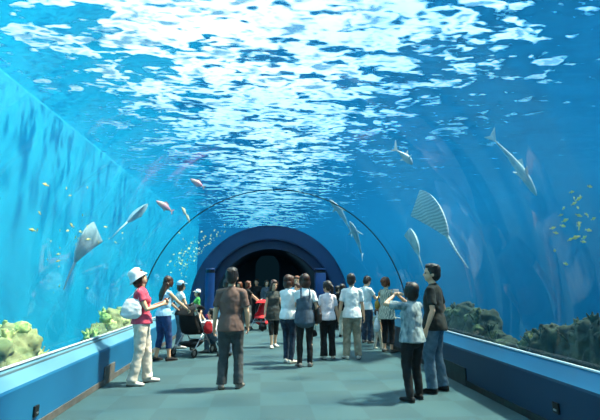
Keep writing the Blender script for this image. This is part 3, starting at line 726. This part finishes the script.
# ================================================================== SEA LIFE AND GLASS REFLECTIONS
def beyond(px, py, rr):
    """point on the sight line lying rr metres from the vault axis"""
    d = ray(px, py); lo = .5
    for k in range(4000):
        p = CAM + d*lo
        if math.hypot(p.x-XC, p.z-ZB) >= rr: return p
        lo += .01
    return CAM + d*lo
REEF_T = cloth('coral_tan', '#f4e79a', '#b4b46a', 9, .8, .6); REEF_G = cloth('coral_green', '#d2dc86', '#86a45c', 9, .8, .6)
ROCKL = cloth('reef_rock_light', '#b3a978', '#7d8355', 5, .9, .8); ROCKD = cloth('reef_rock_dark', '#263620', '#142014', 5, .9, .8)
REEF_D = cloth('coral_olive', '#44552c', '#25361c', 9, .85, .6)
def reef(label, px0, px1, x, tops, rock, corals, n, seed):
    """tops: list of (px, py) crest points of the reef standing at plane x"""
    rnd = random.Random(seed)
    T0 = [at_x(px, py, x) for px, py in tops]
    c = V((x, sum(p.y for p in T0)/len(T0), -5))
    t = thing('coral_reef', label, 'coral', c)
    s = 1 if x > 0 else -1
    bm = bmesh.new()
    for p in T0:
        q = p - c
        w = .26
        tube(bm, [(0, q.y*.6, .0), (s*.1, q.y*.8, 2.5), (q.x, q.y, q.z-.55), (q.x, q.y, q.z-.12)], [(.9, .8), (.6, .55), (w*1.3, w*1.5), (w*.7, w*.8)], 14)
        for k in range(7): ell(bm, (q.x+rnd.uniform(-.2, .25), q.y+rnd.uniform(-.45, .45), q.z-rnd.uniform(.2, .7)), [rnd.uniform(.1, .24) for _ in range(3)], None, 10, 7)
    remesh(mesh_obj('rock', bm, rock, t), .045, 1, .12)
    for k in range(n):
        p = rnd.choice(T0) - c; a = rnd.uniform(-.42, .42)
        o = V((p.x + rnd.uniform(-.16, .16), p.y+a, p.z - .10 - abs(a)*.4 + rnd.uniform(-.16, .04)))
        bm = bmesh.new(); kind = rnd.random()
        if kind < .45:        # clump of upright fingers
            for j in range(16):
                th = rnd.uniform(0, 2*PI); ph = rnd.uniform(0, .9); d = V((math.sin(ph)*math.cos(th), math.sin(ph)*math.sin(th), math.cos(ph)))
                L_ = rnd.uniform(.10, .2); tube(bm, [o, o+d*L_*.5, o+d*L_+V((0, 0, .02))], [.022, .018, .012], 7)
            ell(bm, o, (.07, .07, .05))
        else:                 # knobbly head
            ell(bm, o, (.12, .12, .1))
            for j in range(22):
                th = rnd.uniform(0, 2*PI); ph = rnd.uniform(0, 1.4); d = V((math.sin(ph)*math.cos(th), math.sin(ph)*math.sin(th), math.cos(ph)))
                ell(bm, o+V((d.x*.12, d.y*.12, d.z*.1)), (.032, .032, .03), None, 8, 6)
        remesh(mesh_obj('coral', bm, rnd.choice(corals), t), .014, 1)
    return t
reef('tan and green coral at the left edge below the glass', 0, 30, -3.75, [(3, 330), (14, 322), (24, 342)], ROCKL, [REEF_T, REEF_G, REEF_T], 34, 1)
reef('tan coral mound behind the glass beside the woman in the bucket hat', 92, 132, -3.75, [(98, 323), (112, 308), (124, 306), (134, 310)], ROCKL, [REEF_T, REEF_G], 44, 2)
reef('dark olive coral mound behind the black-tee man at the right glass', 450, 492, 4.2, [(452, 307), (464, 302), (478, 309), (488, 322)], ROCKD, [REEF_D, REEF_D, ROCKD], 40, 3)
reef('large dark green coral mound low in the right glass wall', 535, 600, 4.3, [(545, 330), (560, 326), (576, 325), (592, 320), (606, 318)], ROCKD, [REEF_D, ROCKD, REEF_D], 60, 4)

def fish_mesh(name, L_, mat):
    bm = bmesh.new()
    tube(bm, [(-.48*L_, 0, 0), (-.3*L_, 0, 0), (0, 0, 0), (.25*L_, 0, 0), (.42*L_, 0, 0)], [(.03*L_, .02*L_), (.12*L_, .05*L_), (.19*L_, .075*L_), (.12*L_, .06*L_), (.035*L_, .02*L_)], 10, ref=V((0, 0, 1)))
    def fin(pts, th):
        A = [bm.verts.new((x*L_, th, z*L_)) for x, z in pts]; B = [bm.verts.new((x*L_, -th, z*L_)) for x, z in pts]
        bm.faces.new(A); bm.faces.new(B[::-1])
        for k in range(len(pts)): bm.faces.new((A[k], A[(k+1) % len(pts)], B[(k+1) % len(pts)], B[k]))
    fin([(.38, 0), (.60, .17), (.53, 0), (.60, -.17)], .008*L_)
    fin([(-.15, .15), (-.02, .29), (.2, .2), (.22, .1)], .007*L_)
    fin([(.02, -.16), (.12, -.26), (.22, -.1)], .007*L_)
    return mesh_obj(name, bm, mat, None)
def school(label, group, mat, L_, pts, rng, seed, head=0):
    rnd = random.Random(seed); src = None
    for px, py in pts:
        p = beyond(px, py, rnd.uniform(*rng))
        o = src.copy() if src else fish_mesh('fish', L_, mat)
        if src: COL.objects.link(o)
        src = src or o
        o.location = p; o.rotation_euler = (rnd.uniform(-.2, .2), rnd.uniform(-.5, .5), head + rnd.uniform(-.7, .7)); s = rnd.uniform(.75, 1.25); o.scale = (s, s, s)
        tag(o, label, 'fish', group)
YEL = cloth('yellow_scales', '#e6d98a', '#b9b060', 20, .4, 0); GRS = cloth('green_scales', '#f0f4b0', '#a6cc90', 20, .4, 0); PIK = cloth('pink_scales', '#e79ab0', '#d7b9a8', 14, .4, 0); PAL = cloth('pale_scales', '#f2ead8', '#cfc39a', 14, .4, 0)
rnd = random.Random(5)
school('small yellow fish in the loose school over the left glass', 'small yellow fish along the left glass', YEL, .075,
       [(rnd.gauss(70, 26), rnd.gauss(238, 22)) for _ in range(34)], (3.1, 4.6), 11, PI/2)
def denses():
    out_ = []
    while len(out_) < 130:
        u = rnd.random(); px = 178+u*50+rnd.gauss(0, 5); py = 262-u*26+rnd.gauss(0, 8)
        if math.hypot(px-268, py-308) > 86: out_.append((px, py))
    return out_
school('tiny greenish fish in the dense school above the left shoulder of the portal', 'tiny fish schooling by the portal', GRS, .095, denses(), (3.0, 3.5), 12, PI/2)
school('small yellow fish in the school at the far right of the glass', 'small yellow fish in the right-hand school', YEL, .085,
       [(553, 228), (556, 233), (566, 264)]+[(rnd.gauss(580, 11), rnd.gauss(222, 17)) for _ in range(26)], (3.2, 4.4), 13, PI/2)
for px, py, L_, mat, rz, lab in ((164, 206, .42, PIK, .5, 'pink fish swimming high over the stroller pair near the left glass'), (184, 211, .34, PAL, 1.3, 'pale cream fish, upper of the close pair above the dense school'),
                                 (188, 218, .34, PAL, 1.4, 'pale cream fish, lower of the close pair above the dense school'), (197, 183, .36, PIK, .2, 'reddish fish just under the ripples at the left of the vault')):
    o = fish_mesh('fish', L_, mat); o.location = beyond(px, py, 3.6); o.rotation_euler = (0, .5, rz); tag(o, lab, 'fish')
GHOST = cloth('pale_reflection', '#c9dae0', '#9db8c4', 5, .5, .05)  # tone of reflections in the glass, given to the solid shapes below
RIBB = striped('banded_reflection', '#a9bcc4', '#d5e0e4', 5, 'Z', 1.5)
def slim_reflection(label, head, tail, rr, w, name='slim_reflection', cat='slim_reflection', mat=GHOST):  # pale reflection in the glass, modelled as a solid slim fish body
    a, b = beyond(*head, rr), beyond(*tail, rr); c = (a+b)/2; L_ = (b-a).length; d = (b-a)/L_
    t = thing(name, label, cat, c); a, b = a-c, b-c
    side = d.cross(V((0, 0, 1)) if abs(d.z) < .9 else V((0, 1, 0))).normalized(); up = side.cross(d)
    f = lambda u: lerp(a, b, u) + up*math.sin(u*PI)*.05*L_
    bm = bmesh.new(); tube(bm, [f(u) for u in (0, .08, .22, .42, .65, .85, .97)], [(w*k, w*k*.85) for k in (.25, .62, .95, 1, .62, .28, .14)], 14, ref=side); mesh_obj('body', bm, mat, t)
    def fin(nm, pts):
        bm = bmesh.new(); th = side*.01 if nm != 'pectoral_fin' else up*.01
        A = [bm.verts.new(p+th) for p in pts]; B = [bm.verts.new(p-th) for p in pts]
        bm.faces.new(A); bm.faces.new(B[::-1])
        for k in range(len(pts)): bm.faces.new((A[k], A[(k+1) % len(pts)], B[(k+1) % len(pts)], B[k]))
        mesh_obj(nm, bm, mat, t)
    fin('tail_fin', [f(.93), b+up*w*2.2+d*w*1.6, b+d*w*.6, b-up*w*1.5+d*w*1.2])
    fin('dorsal_fin', [f(.38)+up*w*.8, f(.52)+up*w*2.0, f(.54)+up*w*.7])
    for s in (-1, 1): fin('pectoral_fin', [f(.26)+side*s*w*.7, f(.42)+side*s*w*2.6, f(.36)+side*s*w*.7])
    return t
def winged_reflection(label, head, tail, rr, w, mat=GHOST, wob=0):  # pale reflection in the glass, modelled as a solid winged body
    a, b = beyond(*head, rr), beyond(*tail, rr); c = (a+b)/2; L_ = (b-a).length; d = (b-a)/L_
    t = thing('ray', label, 'ray', c); a, b = a-c, b-c
    n_ = V((c.x-XC, 0, c.z-ZB)).normalized(); side = d.cross(n_).normalized(); n_ = side.cross(d)
    bm = bmesh.new(); G = []
    nu, nv = 28, 14
    for sgn in (1, -1):
        g = []
        for i_ in range(nu+1):
            u = -1+2*i_/nu; cl = (1-abs(u)**1.25)*.86+.02; sweep = .30*abs(u)**1.3
            row = []
            for j in range(nv+1):
                v = j/nv; th = math.sin(PI*v)**.7*(1-abs(u))**1.2*.085*L_*sgn + .0015*sgn
                p = a + d*L_*.7*(sweep + cl*v) + side*u*w + n_*(th + .10*w*math.sin(abs(u)*2.2)*sgn*0 - .22*w*u*u)
                row.append(bm.verts.new(p))
            g.append(row)
        G.append(g)
    for g in G:
        for i_ in range(nu):
            for j in range(nv): bm.faces.new((g[i_][j], g[i_][j+1], g[i_+1][j+1], g[i_+1][j]))
    A, B = G
    for i_ in range(nu):
        for j in (0, nv): bm.faces.new((A[i_][j], A[i_+1][j], B[i_+1][j], B[i_][j]))
    for j in range(nv):
        for i_ in (0, nu): bm.faces.new((A[i_][j], A[i_][j+1], B[i_][j+1], B[i_][j]))
    mesh_obj('body', bm, mat, t)
    bm = bmesh.new(); tube(bm, [a+d*L_*.60, a+d*L_*.8, b+side*L_*.05], [.02*L_, .012*L_, .005*L_], 8); mesh_obj('tail', bm, mat, t)
    return t
winged_reflection('pale reflection shaped as a ray with a long tail over the left glass, nearest the coral', (94, 222), (62, 290), 4.0, .50)
winged_reflection('narrow white reflection shaped as a ray between the bucket-hat woman and the ripples', (148, 204), (112, 236), 4.2, .22)
winged_reflection('large banded reflection shaped as a ray in the right glass over the black-tee man', (420, 190), (466, 268), 4.3, .8, RIBB)
winged_reflection('small pale reflection shaped as a ray over the raised arms at the right glass', (410, 228), (424, 272), 4.0, .34)
slim_reflection('slender pale fish-shaped reflection, upper of the pair right of the portal', (330, 200), (351, 232), 3.9, .10)
slim_reflection('slender pale fish-shaped reflection, lower of the pair right of the portal', (350, 222), (362, 256), 3.7, .10)
slim_reflection('thin pale fish-shaped reflection curving down through the upper right glass', (536, 195), (492, 138), 4.6, .07)
slim_reflection('small pale fish-shaped reflection just under the ripples above the banded one', (412, 164), (396, 150), 3.8, .07, 'fish', 'fish')
# hall beyond the portal: a dim tank window and an added fill light
m, nt, N, L = new_mat('dim_tank_window'); e = N.new('ShaderNodeEmission'); e.inputs['Color'].default_value = (.05, .22, .34, 1); e.inputs['Strength'].default_value = .22
out(nt, e.outputs[0])
bm = bmesh.new(); pr = [(XC-.75, 1.2)] + [(XC-.75*math.cos(PI*k/20), 2.4+.8*math.sin(PI*k/20)) for k in range(21)] + [(XC+.75, 1.2)]
fa = [bm.verts.new((x, 26.95, z)) for x, z in pr]; fb = [bm.verts.new((x, 26.99, z)) for x, z in pr]
bm.faces.new(fa); bm.faces.new(fb[::-1])
for k in range(len(pr)): bm.faces.new((fa[k], fa[(k+1) % len(pr)], fb[(k+1) % len(pr)], fb[k]))
struct(mesh_obj('window_1', bm, m, None, False))
pl = bpy.data.lights.new('hall_fill', 'AREA'); pl.energy = 260; pl.size = 1.6; pl.color = (.5, .8, 1)  # added fill to brighten the hall, not a fitting of the place
po = bpy.data.objects.new('hall_fill', pl); link(po); po.location = (XC, 21, 2.95)
SKY_S, SUN_S, SUN_DIR, EXPO, VB = 12.0, 90.0, (.54, .05, 1.0), -2.4, 0
# ================================================================== LIGHT, SKY, CAMERA
w = bpy.data.worlds.new('sky'); scn.world = w; w.use_nodes = True
nt = w.node_tree; nt.nodes.clear(); N, L = nt.nodes, nt.links
tc = N.new('ShaderNodeTexCoord'); mp = N.new('ShaderNodeMapping'); mp.inputs['Scale'].default_value = (1, 1, 1.6); mp.inputs['Location'].default_value = (.35, .2, 0)
L.new(tc.outputs['Generated'], mp.inputs['Vector'])
nz = N.new('ShaderNodeTexNoise'); nz.inputs['Scale'].default_value = 2.2; nz.inputs['Detail'].default_value = 5; L.new(mp.outputs[0], nz.inputs['Vector'])
cr = N.new('ShaderNodeValToRGB'); cr.color_ramp.elements[0].position = .36; cr.color_ramp.elements[1].position = .6
cr.color_ramp.elements[0].color = (.55, .76, .93, 1); cr.color_ramp.elements[1].color = (1, .98, .94, 1)
L.new(nz.outputs['Fac'], cr.inputs[0])
bg = N.new('ShaderNodeBackground'); bg.inputs['Strength'].default_value = SKY_S; L.new(cr.outputs[0], bg.inputs['Color'])
wo = N.new('ShaderNodeOutputWorld'); L.new(bg.outputs[0], wo.inputs['Surface'])
sl = bpy.data.lights.new('sun', 'SUN'); sl.energy = SUN_S; sl.angle = math.radians(4.5); sl.color = (1, .80, .62)
so = bpy.data.objects.new('sun', sl); link(so)
so.rotation_euler = V(SUN_DIR).to_track_quat('Z', 'Y').to_euler()
cd = bpy.data.cameras.new('camera'); cd.sensor_width = 36; cd.lens = 36*FPX/600; cd.clip_start = .05; cd.clip_end = 200
co = bpy.data.objects.new('camera', cd); link(co)
co.matrix_world = Matrix((( CR.x, CU.x, -CF.x, CAM.x), (CR.y, CU.y, -CF.y, CAM.y), (CR.z, CU.z, -CF.z, CAM.z), (0, 0, 0, 1)))
scn.camera = co
cy = scn.cycles
cy.max_bounces = 8; cy.diffuse_bounces = 3; cy.glossy_bounces = 3; cy.transmission_bounces = 4; cy.volume_bounces = VB; cy.transparent_max_bounces = 24
cy.sample_clamp_indirect = 6; cy.use_denoising = True
vs = scn.view_settings; vs.view_transform = 'Standard'; vs.look = 'None'; vs.gamma = 1; vs.exposure = EXPO
try: vs.use_curve_mapping = False
except Exception: pass
